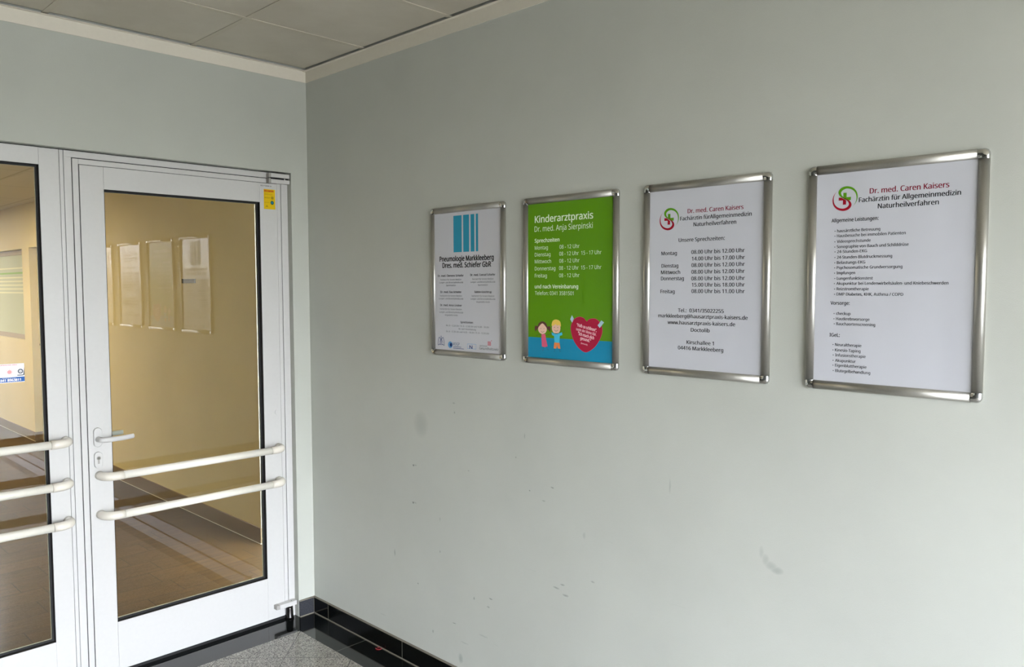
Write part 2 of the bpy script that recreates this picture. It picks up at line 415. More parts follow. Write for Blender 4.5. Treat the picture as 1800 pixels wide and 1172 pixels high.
# ================================================================== hall behind the glass
HX, HY0, HY1 = .355, 1.236, 12.0
struct(boxo('floor_hall', (-3.3, .14, -.06, 1.55, HY1, 0), 'planks')).name = 'floor.001'
hw = struct(boxes('wall_hall_right', [(HX, HY0, 0, HX + .25, 4.9, HC), (HX, 4.9, 2.168, HX + .25, 6.38, HC),
        (HX, 6.38, 0, HX + .25, 6.65, HC), (HX, 6.65, 0, HX + .25, 8.6, 1.122), (HX, 6.65, 2.165, HX + .25, 8.6, HC), (HX, 8.6, 0, HX + .25, HY1, HC),
        (HX + .25, 6.38, 0, 1.55, 6.6, 2.168), (HX + .25, 4.7, 0, 1.55, 4.9, 2.168), (HX + .25, 4.9, 2.168, 1.55, 6.6, HC)], 'hallwall'))
struct(boxo('wall_hall_back', (-3.3, HY1, 0, HX, HY1 + .15, HC), 'hallwall'))
struct(boxo('wall_hall_left', (-3.45, .14, 0, -3.3, HY1, HC), 'hallwall'))
struct(boxo('wall_niche', (1.55, .14, 0, 1.7, 6.6, HC), 'hallwall'))
a = N('hall_ceiling'); p, x, y, z = a.pos()
l1 = gridline(a, x, .24, .6, .010); l2 = gridline(a, y, 5.95, 1.15, .010)
a.bsdf(a.mix(a.math('MULTIPLY', a.math('MAXIMUM', l1, l2), .4), lin((205, 196, 175)), lin((150, 138, 112))), .9); M['hallceil'] = a.m
struct(boxo('ceiling.001', (-3.3, .14, HC, 1.7, HY1, HC + .1), 'hallceil'))
# tile skirting along the hall wall
bm = bmesh.new()
box(bm, HX - .010, HY0 - .010, .001, HX, 4.9, .106, .001); box(bm, HX - .010, 6.37, .001, HX, HY1, .102, .001)
box(bm, HX, HY0 - .010, .001, HX + .25, HY0, .106); box(bm, HX, 6.37, .001, 1.5, 6.38, .102)
hs = struct(obj('baseboard_hall', bm, 'hallskirt'))
bm = bmesh.new(); box(bm, HX - .013, HY0 - .012, 0, HX - .003, 4.9, .003); box(bm, HX - .013, 6.36, 0, HX - .003, HY1, .003)
obj('grout_line', bm, 'cream', hs)
# corner bead on the wall's free end
bm = bmesh.new(); box(bm, HX - .002, HY0 - .003, .107, HX + .030, HY0, HC - .002, .0008)
struct(obj('trim_3', bm, 'cream'))
# frosted window to a consulting room
w2 = struct(empty('window_2', (HX, 6.65, 1.122)))
bm = bmesh.new(); box(bm, .06, .012, .05, .075, 1.94, 1.0); obj('pane', bm, 'frost', w2)
bm = bmesh.new()
for b in ((.05, .001, .002, .09, 1.949, .058), (.05, .001, .985, .09, 1.949, 1.041), (.05, .001, .058, .09, .018, .985), (.05, 1.932, .058, .09, 1.949, .985)): box(bm, *b)
M['taupe'] = plain('taupe_frame', (150, 134, 118), .5)
obj('window_frame', bm, 'taupe', w2)
# room door in the recess
d2 = struct(empty('door_2', (HX + .05, 6.38, 0)))
bm = bmesh.new(); box(bm, .02, -.045, .004, .98, -.011, 2.10, .002); obj('door_leaf', bm, 'hallwall', d2)
bm = bmesh.new(); cyl(bm, (.03, -.045, 1.087), .02, (0, -1, 0), .012); tube(bm, [(.03, -.045, 1.087), (.03, -.10, 1.087), (.035, -.105, 1.087), (.10, -.105, 1.087)], .009, 12)
obj('door_handle', bm, 'steel', d2)
# small sign plate on the hall wall
M['signgrey'] = plain('sign_grey', (92, 95, 102), .4)
sp_ = thing(boxo('sign_plate', (HX - .006, 2.150, 1.752, HX, 2.375, 1.784), 'signgrey', bev=.001),
      'small dark grey strip sign on the cream hall wall, seen through the door glass', 'sign')
boxo('end_cap', (HX - .0075, 2.352, 1.7515, HX - .0, 2.376, 1.7845), 'gasket', sp_)

# ================================================================== door and fixed light
FY = .035                                                # front face of the aluminium
D = struct(empty('door_1', (0, 0, 0)))
Wn = struct(empty('window_1', (0, 0, 0)))
T1 = struct(empty('door_frame', (0, 0, 0))); T1.name = 'trim_4'
def frame(name, parts, mat, parent, bev=.0012):
    bm = bmesh.new()
    for b in parts: box(bm, *b, bev=bev)
    return obj(name, bm, mat, parent)
# fixed outer frame: right jamb, head, mullion
frame('jamb', [(-.131, FY, .0, -.0955, .105, 2.2635)], 'white', T1)
frame('head', [(-1.127, FY, 2.2635, -.0955, .105, 2.2900)], 'white', T1)
frame('head_shade_strip', [(OX0 + .001, FY + .012, 2.288, -.0955, .10, 2.2945)], 'gap', T1, 0)  # closes the head gap; dark colour stands in for the soffit's shadow
frame('mullion', [(-1.1275, FY, 0.0, -1.0985, .105, 2.2635)], 'white', T1)
# door leaf: outer rebate strip, then stiles and rails
frame('rebate_strip', [(-1.0945, FY + .002, .017, -1.0715, .10, 2.260), (-.1535, FY + .002, .017, -.1335, .10, 2.260), (-1.0715, FY + .002, 2.238, -.1535, .10, 2.260)], 'white', D)
frame('stile', [(-1.0690, FY - .002, .017, -.9740, .068, 2.2355)], 'white', D)
frame('stile', [(-.2490, FY - .002, .017, -.1565, .068, 2.2355)], 'white', D)
frame('rail', [(-.9736, FY - .002, 2.1405, -.2494, .068, 2.2355)], 'white', D, .0006)
frame('rail', [(-.9736, FY - .002, .017, -.2494, .068, .2345)], 'white', D, .0006)
bm = bmesh.new()
for b in ((-1.0985, .02, -1.0945, 2.262), (-.1335, .02, -.131, 2.262), (-1.0945, 2.260, -.1335, 2.2635)):
    box(bm, b[0], FY + .006, b[1], b[2], .09, b[3])
for b in ((-1.0715, .03, -1.069, 2.2355), (-.1565, .03, -.1535, 2.2355), (-1.0715, 2.2355, -.1535, 2.238)):
    box(bm, b[0], FY + .0045, b[1], b[2], .09, b[3])
obj('seal', bm, 'gap', D)
# bottom seal
frame('bottom_seal', [(-1.10, FY + .004, .0005, -.1315, .095, .0165)], 'gasket', D, 0)
def glazing(parent, x0, z0, x1, z1, d=.024, w=.009):
    y0 = FY - .0005; bm = bmesh.new(); yb = FY + d
    t = .0012
    box(bm, x0, y0, z0, x0 + t, yb, z1); box(bm, x1 - t, y0, z0, x1, yb, z1); box(bm, x0 + t, y0, z0, x1 - t, yb, z0 + t); box(bm, x0 + t, y0, z1 - t, x1 - t, yb, z1)
    box(bm, x0 + t, yb - .004, z0 + t, x0 + w, yb, z1 - t); box(bm, x1 - w, yb - .004, z0 + t, x1 - t, yb, z1 - t)
    box(bm, x0 + w, yb - .004, z0 + t, x1 - w, yb, z0 + w); box(bm, x0 + w, yb - .004, z1 - w, x1 - w, yb, z1 - t)
    obj('gasket', bm, 'gasket', parent)
    bm = bmesh.new(); box(bm, x0 + .0015, yb + .0004, z0 + .0015, x1 - .0015, yb + .0064, z1 - .0015); obj('pane', bm, 'glass', parent)
    bm = bmesh.new(); y2, y3 = yb + .007, .070; wi = .009
    box(bm, x0 + .0012, y2, z0 + .0012, x0 + wi, y3, z1 - .0012); box(bm, x1 - wi, y2, z0 + .0012, x1 - .0012, y3, z1 - .0012)
    box(bm, x0 + wi, y2, z0 + .0012, x1 - wi, y3, z0 + wi); box(bm, x0 + wi, y2, z1 - wi, x1 - wi, y3, z1 - .0012)
    obj('glazing_bead', bm, 'cream', parent)
glazing(D, -.9740, .2345, -.2490, 2.1405)
# fixed light on the left
GX0, GX1 = -2.08, -1.2205
frame('stile', [(GX1, FY, .0, -1.1455, .068, 2.2900)], 'white', Wn)
frame('stile', [(OX0 + .001, FY, .0, GX0, .105, 2.2935)], 'white', Wn)
frame('rail', [(GX0 + .0003, FY, 2.2205, GX1 - .0003, .068, 2.2900)], 'white', Wn, .0006)
frame('rail', [(GX0 + .0003, FY, .0, GX1 - .0003, .068, .2235)], 'white', Wn, .0006)
frame('coupling_strip', [(-1.1435, FY + .001, .0, -1.1295, .10, 2.2900)], 'white', Wn, .001)
bm = bmesh.new(); box(bm, -1.1455, FY + .006, 0, -1.1435, .09, 2.29); box(bm, -1.1295, FY + .006, 0, -1.1275, .09, 2.29); obj('seal', bm, 'seam', Wn)
glazing(Wn, GX0, .2235, GX1, 2.2205)

# ---- rounded push bars
def pushbar(parent, x0, x1, z, open_left=False):
    yb = FY - .072; R = .048; r = .0178
    bm = bmesh.new(); tube(bm, [(x0 + R + .028, yb, z), (x1 - R - .028, yb, z)], r - .0004, 28)
    o = obj('push_bar', bm, 'bar', parent)
    for s, xe in ((1, x0), (-1, x1)):
        pts = [(xe, FY - .001, z), (xe, yb + R, z)]
        for k in range(1, 10):
            t = math.pi / 2 * k / 10
            pts.append((xe + s * R * (1 - math.cos(t)), yb + R - R * math.sin(t), z))
        pts += [(xe + s * R, yb, z), (xe + s * (R + .027), yb, z)]
        bm = bmesh.new(); tube(bm, pts, [r * 1.04] * len(pts), 28)
        obj('elbow', bm, 'elbow', o)
for z in (.905, .733): pushbar(D, -1.030, -.178, z)
for z in (1.075, .898, .733): pushbar(Wn, -2.10, -1.158, z)

# ---- lever handle outside and inside, keyhole, button
def rosette(bm, cx, cz, w, h, y0, y1):
    pts = []; r = w / 2
    for k in range(17): t = math.pi * k / 16; pts.append((cx + r * math.cos(t), cz + h / 2 - r + r * math.sin(t)))
    for k in range(17): t = math.pi + math.pi * k / 16; pts.append((cx + r * math.cos(t), cz - h / 2 + r + r * math.sin(t)))
    A = [bm.verts.new((p[0], y0, p[1])) for p in pts]
    B = [bm.verts.new((p[0] + (cx - p[0]) * .0, y1, p[1])) for p in pts]
    Cc = [bm.verts.new((p[0] + (cx - p[0]) * .10, y1 + (y1 - y0) * .25, p[1] + (cz - p[1]) * .06)) for p in pts]
    n = len(pts)
    for P, Q in ((A, B), (B, Cc)):
        for k in range(n): f = bm.faces.new((P[k], P[(k + 1) % n], Q[(k + 1) % n], Q[k])); f.smooth = True
    bm.faces.new(Cc); bm.faces.new(A)
def lever(parent, y, s):
    bm = bmesh.new(); rosette(bm, -1.033, 1.072, .033, .084, y, y + s * .008)
    h = obj('lever_handle', bm, 'white', parent)
    yy = y + s * .052
    pts = [(-1.033, y + s * .008, 1.064), (-1.033, y + s * .030, 1.064)]
    for k in range(1, 7):
        t = math.pi / 2 * k / 6
        pts.append((-1.033 + .022 * (1 - math.cos(t)), y + s * (.030 + .022 * math.sin(t)), 1.064))
    pts += [(-.98, yy, 1.064), (-.94, yy, 1.0645), (-.912, yy - s * .002, 1.066), (-.900, yy - s * .004, 1.067), (-.8975, yy - s * .004, 1.067)]
    n = len(pts)
    rad = [.0125, .0105] + [.0105] * 6 + [.010, .0098, .0096, .0090, .006]
    bm = bmesh.new(); tube(bm, pts, rad, 20, sc=[(1, 1)] * 2 + [(1 + .1 * k / 6, 1 - .25 * k / 6) for k in range(6)] + [(1.1, .75)] * 5)
    obj('lever', bm, 'white', h)
lever(D, FY - .002, -1); lever(D, .068, 1)
bm = bmesh.new(); rosette(bm, -1.0335, .973, .033, .072, FY - .002, FY - .010)
kp = obj('lock_plate', bm, 'white', D)
bm = bmesh.new(); cyl(bm, (-1.0335, FY - .0115, .982), .0086, (0, -1, 0), .0022); box(bm, -1.0375, FY - .0132, .957, -1.0295, FY - .0112, .976, .001)
lc = obj('lock_cylinder', bm, 'greycap', kp)
bm = bmesh.new(); cyl(bm, (-1.0335, FY - .0138, .982), .0058, (0, -1, 0), .0006); box(bm, -1.0345, FY - .0150, .9785, -1.0325, FY - .0143, .988)
obj('key_slot', bm, ['steel'], kp)
bm = bmesh.new(); cyl(bm, (-.175, FY - .002, 1.083), .0155, (0, -1, 0), .003, 40); obj('cover_button', bm, 'white', D)

# ---- pivot hinges
def hinge(parent, z0, z1, top):
    bm = bmesh.new()
    if top:
        box(bm, -.2020, .004, 2.2655, -.101, FY, 2.2855, .0012); hcol = obj('hinge', bm, 'white', parent)
        bm = bmesh.new(); box(bm, -.2020, .004, 2.2370, -.101, FY, 2.2560, .0012); obj('hinge_arm', bm, 'white', hcol)
        bm = bmesh.new(); box(bm, -.2120, .006, 2.2640, -.2022, FY, 2.286, .001); box(bm, -.2120, .006, 2.2365, -.2022, FY, 2.2600, .001); obj('hinge_cap', bm, 'greycap', hcol)
        bm = bmesh.new(); box(bm, -.2000, .012, 2.2560, -.104, FY + .002, 2.2655); obj('hinge_gap', bm, 'gasket', hcol)
        bm = bmesh.new(); cyl(bm, (-.122, .016, 2.256), .0055, (0, 0, 1), .0095); obj('hinge_pin', bm, 'chrome', hcol)
    else:
        bm = bmesh.new(); box(bm, -.1990, .002, .068, -.104, FY, .091, .0015); hcol = obj('hinge', bm, 'white', parent)
        bm = bmesh.new(); box(bm, -.2180, .003, .0685, -.1992, FY, .0905, .0012); obj('hinge_cap', bm, 'greycap', hcol)
        bm = bmesh.new(); tube(bm, [(-.136, .022, .0005), (-.136, .022, .010), (-.136, .022, .014), (-.136, .022, .050), (-.136, .022, .068)], [.022, .022, .019, .018, .016], 28, ref=Vector((1, 0, 0))); obj('pivot_foot', bm, 'blacksteel', hcol)
        bm = bmesh.new(); cyl(bm, (-.129, .014, .0915), .003, (0, 0, 1), .0004); obj('hinge_screw', bm, 'gasket', hcol)
hinge(D, 0, 0, True); hinge(D, 0, 0, False)

# ---- stickers
def putf(y): return lambda u, v: Vector((u, y, v))
def sticker_base(name, x0, z0, x1, z1, y, mat, t=.0004):
    bm = bmesh.new(); box(bm, 0, -t, 0, x1 - x0, 0, z1 - z0); return obj(name, bm, mat, None, (x0, y, z0))
ys = FY - .0021
st = sticker_base('door_sticker', -.228, 2.108, -.166, 2.207, ys, ink('yellow'))
thing(st, 'small yellow sticker with a teal dot on the upper hinge corner of the white door', 'sticker')
P_ = lambda u, v: Vector((u / 1000, -.0006, .099 - v / 1000))
bm = bmesh.new(); lettering(bm, 'BRÜGMANN', P_, 3, 13.5, 50, 9.5, 1.); obj('sticker_title', bm, ink('stred'), st, fix=False)
bm = bmesh.new()
for vv, w in ((41, 32), (44, 28), (66, 26), (26, 44)): ribbon(bm, [(4, vv, 1.6), (4 + w, vv, 1.6)], P_, 1)
lettering(bm, 'Geprüft', P_, 4, 22, 20, 3.5); disc(bm, 46, 42, 7.5, 7.5, P_); poly(bm, [(8, 88), (16, 78), (24, 88)], P_)
obj('sticker_print', bm, ink('olive'), st, fix=False)
bm = bmesh.new(); disc(bm, 45, 66, 9.5, 10, P_); dd_ = obj('teal_dot', bm, ink('dkgreen'), st, fix=False)
P2_ = lambda u, v: Vector((u / 1000, -.0008, .099 - v / 1000))
bm = bmesh.new(); disc(bm, 45, 66, 4.5, 4.5, P2_); obj('dot_centre', bm, ink('mblue'), dd_, fix=False)
bm = bmesh.new(); lettering(bm, 'ECO TÜREN 24', lambda u, v: Vector((u, FY - .0026, v)) if False else Vector((u, FY - .0026, 4.4418 - v)), -.243, 4.4418 - 2.2195, .057, .0058, .6)
obj('maker_print', bm, ink('line'), D, fix=False)

yg = FY + .022                                           # outer face of the glass
st = sticker_base('emergency_number_sticker', -1.399, 1.335, -1.294, 1.411, yg + .0004, ink('wht'))
thing(st, 'white and blue phone number sticker on the left glass pane', 'sticker')
P_ = lambda u, v: Vector((u / 1000, -.0006, .076 - v / 1000))
bm = bmesh.new(); poly(bm, [(0, 54.5), (105, 54.5), (105, 74), (0, 74)], P_); bl = obj('blue_band', bm, ink('bluebar'), st, fix=False)
P2_ = lambda u, v: Vector((u / 1000, -.0008, .076 - v / 1000))
bm = bmesh.new(); lettering(bm, '0341 8963811', P2_, 12, 71, 79, 9.5, 1.2); lettering(bm, 'Zentrale Rufnummer', P2_, 26, 59.5, 48, 3); obj('phone_number', bm, ink('wht'), bl, fix=False)
bm = bmesh.new(); lettering(bm, 'ELEKTROTECHNIK SERVICE', P_, 16, 6.5, 64, 4, .8); obj('red_heading', bm, ink('red'), st, fix=False)
bm = bmesh.new()
disc(bm, 52, 33, 8, 8, P_)
for k in range(12): t = k * math.pi / 6; ribbon(bm, [(52 + 9 * math.cos(t), 33 + 9 * math.sin(t), 2), (52 + 15 * math.cos(t), 33 + 15 * math.sin(t), .3)], P_, 1)
obj('red_emblem', bm, ink('palepink'), st, fix=False)
bm = bmesh.new(); ribbon(bm, [(91 + 7.5 * math.cos(t), 32 + 7.5 * math.sin(t), 5) for t in [k * math.pi / 12 for k in range(25)]], P_, 2)
poly(bm, [(79, 46), (100, 46), (105, 16), (105, 48), (101, 50), (79, 50)], P_); disc(bm, 91, 32, 2, 2, P_)
obj('grey_ring', bm, ink('grey'), st, fix=False)

# ---- bit of red band on the floor
bm = bmesh.new()
pts = [(.011 * math.cos(t) * 1.3, .011 * math.sin(t), .0016 + .001 * math.sin(2 * t)) for t in [k * 2 * math.pi * .86 / 20 for k in range(21)]]
tube(bm, pts, .0016, 8)
rb = obj('rubber_band', bm, [flat('red_rubber', (150, 30, 38), .4)], None, (-.024, -.60, 0)); rb.rotation_euler = (0, 0, 2.2)
thing(rb, 'tiny red rubber band lying on the black floor border by the skirting', 'rubber band')

# ================================================================== snap frames with printed sheets
FW_, FH_ = .45, .625
PROF = [(0, .0), (0, .004), (.8, .0068), (2.2, .0092), (4.5, .0115), (8, .0133), (12, .0140), (16, .0134), (19.5, .0119), (22.5, .0098), (24.3, .0078), (25, .0062), (25, .0035)]
def rail(side):
    bm = bmesh.new(); a0 = .0252; rows = []
    L = FW_ if side in 'tb' else FH_
    for e in (a0, L - a0):
        row = []
        for s, d in PROF:
            s /= 1000
            if side == 't': u, v = e, s
            if side == 'b': u, v = e, FH_ - s
            if side == 'l': u, v = s, e
            if side == 'r': u, v = FW_ - s, e
            row.append(bm.verts.new((-d, -u, FH_ - v)))
        rows.append(row)
    for k in range(len(PROF) - 1):
        f = bm.faces.new((rows[0][k], rows[0][k + 1], rows[1][k + 1], rows[1][k])); f.smooth = 0 < k < len(PROF) - 2
    n = len(PROF)
    f = bm.faces.new((rows[0][n - 1], rows[0][0], rows[1][0], rows[1][n - 1]))
    bm.faces.new(rows[0]); bm.faces.new(rows[1][::-1])
    return bm
def cap(cu_, cv):       # chrome quarter cap, outer corner radius 14 mm
    bm = bmesh.new(); A = 25.2; r = 14.0; nseg = 14; rings = []
    su = 1 if cu_ == 0 else -1; sv = 1 if cv == 0 else -1
    for k in range(nseg + 1):
        t = math.pi / 2 * k / nseg; c, s = math.cos(t), math.sin(t)
        R = A / max(c, s)
        # rounded square boundary
        px_, py_ = R * c, R * s
        if px_ > A - r and py_ > A - r:
            lo, hi = 0, 60
            for _ in range(40):
                mid = (lo + hi) / 2; x_, y_ = mid * c - (A - r), mid * s - (A - r)
                if x_ < 0 or y_ < 0 or x_ * x_ + y_ * y_ < r * r: lo = mid
                else: hi = mid
            R = lo
        ring = []
        for q, d in PROF:
            rr = R * (1 - q / 25.0) + .25 * (1 - q / 25)
            dd = d * 1.0 + (.0008 if d > .003 else 0)
            ring.append(bm.verts.new((-dd, -((cu_ + su * (A - rr * c) / 1000)), FH_ - (cv + sv * (A - rr * s) / 1000))))
        rings.append(ring)
    for a_, b_ in zip(rings, rings[1:]):
        for k in range(len(PROF) - 1):
            f = bm.faces.new((a_[k], a_[k + 1], b_[k + 1], b_[k])); f.smooth = k > 0
    bmesh.ops.remove_doubles(bm, verts=bm.verts, dist=1e-6)
    return bm
def pp(layer=1): return lambda u, v: Vector((-.0052 - .00016 * layer, -u / 1000, FH_ - v / 1000))
def posterframe(y0, sheetmat, label):
    o = empty('poster_frame', (0, y0, 2.0511 - FH_)); thing(o, label, 'poster', 'snap-framed posters on the green wall')
    bm = bmesh.new(); box(bm, -.0030, -(FW_ - .003), .003, -.0001, -.003, FH_ - .003); obj('back_board', bm, 'greycap', o)
    for s in 'tblr':
        obj('rail', rail(s), 'alu', o)
    for cu_, cv in ((0, 0), (FW_, 0), (0, FH_), (FW_, FH_)): obj('corner_cap', cap(cu_, cv), 'chrome', o)
    bm = bmesh.new(); box(bm, -.0052, -(FW_ - .020), .020, -.0031, -.020, FH_ - .020)
    sh = obj('printed_sheet', bm, sheetmat, o)
    return o, sh
def textblock(sheet, rows, name, key, layer=1, extra=None):
    bm = bmesh.new(); cols = []
    for (t, u, v, w, h, col, bold, blk) in rows:
        if blk != key: continue
        if col not in cols: cols.append(col)
        lettering(bm, t, pp(layer), u, v, w, h, bold, 0, cols.index(col))
    if extra: extra(bm, cols)
    return obj(name, bm, [ink(c) for c in cols], sheet, fix=False)
def bullets(P, key):
    def f(bm, cols):
        for (t, u, v, w, h, col, bold, blk) in P:
            if blk == key and col == 'gy': disc(bm, u - 3.6 - 2.2, v - 3.4, 1.3, 1.3, pp(1), 10, cols.index('gy'))
    return f
# printed lines: text, left mm, baseline mm, width mm, capital height mm, ink, weight, block
P1=[
('Pneumologie Markkleeberg',57.1,226.6,327.0,22.0,'bk',1,'h'),
('Dres. med. Schiefer GbR',75.1,253.6,294.0,21.0,'bk',1,'h'),
('Dr. med. Clemens Schiefer',44.1,290.6,163.0,9.0,'bk',1,'d'),
('Dr. med. Conrad Schiefer',248.1,289.1,145.0,9.0,'bk',1,'d'),
('Facharzt für Innere Medizin',61.1,306.1,132.0,7.0,'gy',0,'d'),
('Lungen- und Bronchialheilkunde',53.1,318.1,151.0,7.0,'gy',0,'d'),
('Sportmedizin',97.1,330.1,61.0,7.0,'gy',0,'d'),
('Facharzt für Innere Medizin',260.1,305.1,123.0,7.0,'gy',0,'d'),
('Lungen- und Bronchialheilkunde',249.1,317.1,144.0,7.0,'gy',0,'d'),
('Sportmedizin',293.1,329.1,57.0,6.0,'gy',0,'d'),
('Dr. med. Eva Schiefer',60.1,359.1,133.0,9.0,'bk',1,'d'),
('Fachärztin für Innere Medizin',57.1,374.1,139.0,7.0,'gy',0,'d'),
('Lungen- und Bronchialheilkunde',50.1,386.1,154.0,7.0,'gy',0,'d'),
('Sabine Goschtrup',272.1,358.1,100.0,8.0,'bk',1,'d'),
('Fachärztin für Innere Medizin',255.1,373.6,132.0,7.0,'gy',0,'d'),
('Lungen- und Bronchialheilkunde',249.1,385.6,144.0,7.0,'gy',0,'d'),
('Angestellte Ärztin',283.1,397.6,79.0,7.0,'gy',0,'d'),
('Dr. med. Anna Lindner',58.1,414.6,137.0,9.0,'bk',1,'d'),
('Fachärztin für Innere Medizin',56.1,430.1,138.0,7.0,'gy',0,'d'),
('Lungen- und Bronchialheilkunde',52.1,443.1,151.0,7.0,'gy',0,'d'),
('Angestellte Ärztin',88.1,455.1,81.0,7.0,'gy',0,'d'),
('Sprechzeiten:',186.1,483.6,78.0,8.0,'bk',1,'o'),
('Mo. 8 – 12.30 Uhr / Di. 8 – 12.30 Uhr und 14.30 – 18 Uhr',95.1,499.1,262.0,6.0,'gy',0,'o'),
('Mi. nach Vereinbarung',175.1,511.1,104.0,7.0,'gy',0,'o'),
('Do. 8 – 12.30 Uhr und 14.30 – 18 Uhr / Fr. 8 – 12.30 Uhr',95.1,524.1,262.0,7.0,'gy',0,'o'),
('MDGP',137.1,578.1,42.0,12.0,'nv',0,'l'),
('N',241.1,587.1,17.0,13.0,'nv',1,'l'),
('Gesundheitsnetz',300.1,587.1,110.0,10.0,'gy',0,'l'),
('MEDIZINISCHES',302.1,574.6,44.0,5.0,'gy',0,'l'),
]
P2=[
('Kinderarztpraxis',60.0,95.1,277.0,25.0,'gw',0.6,'h'),
('Dr. med. Anja Sierpinski',58.0,128.1,278.0,20.0,'gw',0,'h'),
('Sprechzeiten',59.0,168.6,122.0,14.0,'gw',0.7,'o'),
('Montag',59.0,195.1,66.0,13.0,'gw',0,'o'),
('08 - 12 Uhr',182.0,195.6,94.0,14.0,'gw',0,'o'),
('Dienstag',59.0,220.6,79.0,14.0,'gw',0,'o'),
('08 - 12 Uhr  15 - 17 Uhr',181.0,220.6,194.0,14.0,'gw',0,'o'),
('Mittwoch',59.0,246.1,82.0,14.0,'gw',0,'o'),
('08 - 12 Uhr',181.0,246.6,95.0,14.0,'gw',0,'o'),
('Donnerstag',59.0,272.6,103.0,13.0,'gw',0,'o'),
('08 - 12 Uhr  15 - 17 Uhr',180.0,272.6,195.0,14.0,'gw',0,'o'),
('Freitag',59.0,299.1,61.0,14.0,'gw',0,'o'),
('08 - 12 Uhr',180.0,299.6,96.0,14.0,'gw',0,'o'),
('und nach Vereinbarung',59.0,340.1,211.0,14.0,'gw',0.7,'o'),
('Telefon: 0341 3581501',60.0,364.6,189.0,14.0,'gw',0,'o'),
]
P3=[
('Dr. med. Caren Kaisers',167.7,102.6,192.0,13.0,'rd',0.3,'h'),
('Fachärztin fürAllgemeinmedizin',140.7,124.1,246.0,12.0,'bk',0.3,'h'),
('Naturheilverfahren',189.7,145.1,147.0,12.0,'bk',0.3,'h'),
('Unsere Sprechzeiten:',135.7,192.1,163.0,12.0,'bk',0.2,'o'),
('Montag',70.7,232.6,58.0,12.0,'bk',0.1,'o'),
('08.00 Uhr bis 12.00 Uhr',182.7,231.6,183.0,12.0,'bk',0.2,'o'),
('14.00 Uhr bis 17.00 Uhr',184.7,252.6,182.0,12.0,'bk',0.2,'o'),
('Dienstag',71.7,273.1,63.0,12.0,'bk',0.1,'o'),
('08.00 Uhr bis 12.00 Uhr',183.7,273.1,183.0,12.0,'bk',0.2,'o'),
('Mittwoch',69.7,294.1,72.0,12.0,'bk',0.1,'o'),
('08.00 Uhr bis 12.00 Uhr',183.7,294.1,183.0,12.0,'bk',0.2,'o'),
('Donnerstag',69.7,314.1,86.0,11.0,'bk',0.1,'o'),
('08.00 Uhr bis 12.00 Uhr',183.7,315.1,184.0,12.0,'bk',0.2,'o'),
('15.00 Uhr bis 18.00 Uhr',185.7,335.1,182.0,12.0,'bk',0.2,'o'),
('Freitag',68.7,356.1,53.0,12.0,'bk',0.1,'o'),
('08.00 Uhr bis 11.00 Uhr',184.7,355.1,183.0,12.0,'bk',0.2,'o'),
('Tel.:  0341/35022255',135.7,416.6,163.0,12.0,'bk',0.1,'c'),
('markkleeberg@hausarztpraxis-kaisers.de',60.7,435.1,318.0,12.0,'bk',0.1,'c'),
('www.hausarztpraxis-kaisers.de',96.7,456.1,241.0,11.0,'bk',0.1,'c'),
('Doctolib',183.7,478.1,67.0,12.0,'bk',0.1,'c'),
('Kirschallee 1',168.7,518.1,97.0,12.0,'bk',0.1,'c'),
('04416 Markkleeberg',136.7,537.1,162.0,12.0,'bk',0.1,'c'),
]
P4=[
('Dr. med. Caren Kaisers',168.2,87.6,193.0,15.0,'rd',0.4,'h'),
('Fachärztin für Allgemeinmedizin',140.2,108.6,248.0,13.0,'bk',0.4,'h'),
('Naturheilverfahren',190.2,128.6,148.0,12.0,'bk',0.4,'h'),
('Allgemeine Leistungen:',67.2,158.6,125.0,10.0,'bk',0.6,'g'),
('hausärztliche Betreuung',83.2,186.6,114.0,8.0,'gy',0.1,'g'),
('Hausbesuche bei immobilen Patienten',83.2,200.1,178.0,8.0,'gy',0.1,'g'),
('Videosprechstunde',83.2,215.6,90.0,8.0,'gy',0.1,'g'),
('Sonographie von Bauch und Schilddrüse',83.2,230.1,186.0,9.0,'gy',0.1,'g'),
('24-Stunden-EKG',84.2,243.6,80.0,9.0,'gy',0.1,'g'),
('24-Stunden-Blutdruckmessung',84.2,259.1,145.0,9.0,'gy',0.1,'g'),
('Belastungs-EKG',84.2,273.6,76.0,9.0,'gy',0.1,'g'),
('Psychosomatische Grundversorgung',84.2,287.6,171.0,8.0,'gy',0.1,'g'),
('Impfungen',84.2,302.1,50.0,9.0,'gy',0.1,'g'),
('Lungenfunktionstest',85.2,317.1,96.0,9.0,'gy',0.1,'g'),
('Akupunktur bei Lendenwirbelsäulen- und Kniebeschwerden',84.2,331.1,282.0,9.0,'gy',0.1,'g'),
('Reizstromtherapie',85.2,346.1,86.0,9.0,'gy',0.1,'g'),
('DMP Diabetes, KHK, Asthma / COPD',85.2,360.6,174.0,8.0,'gy',0.1,'g'),
('Vorsorge:',69.2,386.1,52.0,10.0,'bk',0.6,'v'),
('checkup',85.2,414.1,39.0,8.0,'gy',0.1,'v'),
('Hautkrebsvorsorge',85.2,428.6,90.0,9.0,'gy',0.1,'v'),
('Bauchaortenscreening',86.2,442.6,104.0,8.0,'gy',0.1,'v'),
('IGeL:',68.2,475.1,28.0,10.0,'bk',0.6,'i'),
('Neuraltherapie',84.2,500.6,71.0,8.0,'gy',0.1,'i'),
('Kinesio-Taping',84.2,515.6,69.0,8.0,'gy',0.1,'i'),
('Infusionstherapie',85.2,529.6,82.0,8.0,'gy',0.1,'i'),
('Akupunktur',85.2,544.6,56.0,8.0,'gy',0.1,'i'),
('Eigenbluttherapie',85.2,558.1,85.0,9.0,'gy',0.1,'i'),
('Blutegelbehandlung',86.2,573.1,94.0,9.0,'gy',0.1,'i'),
]
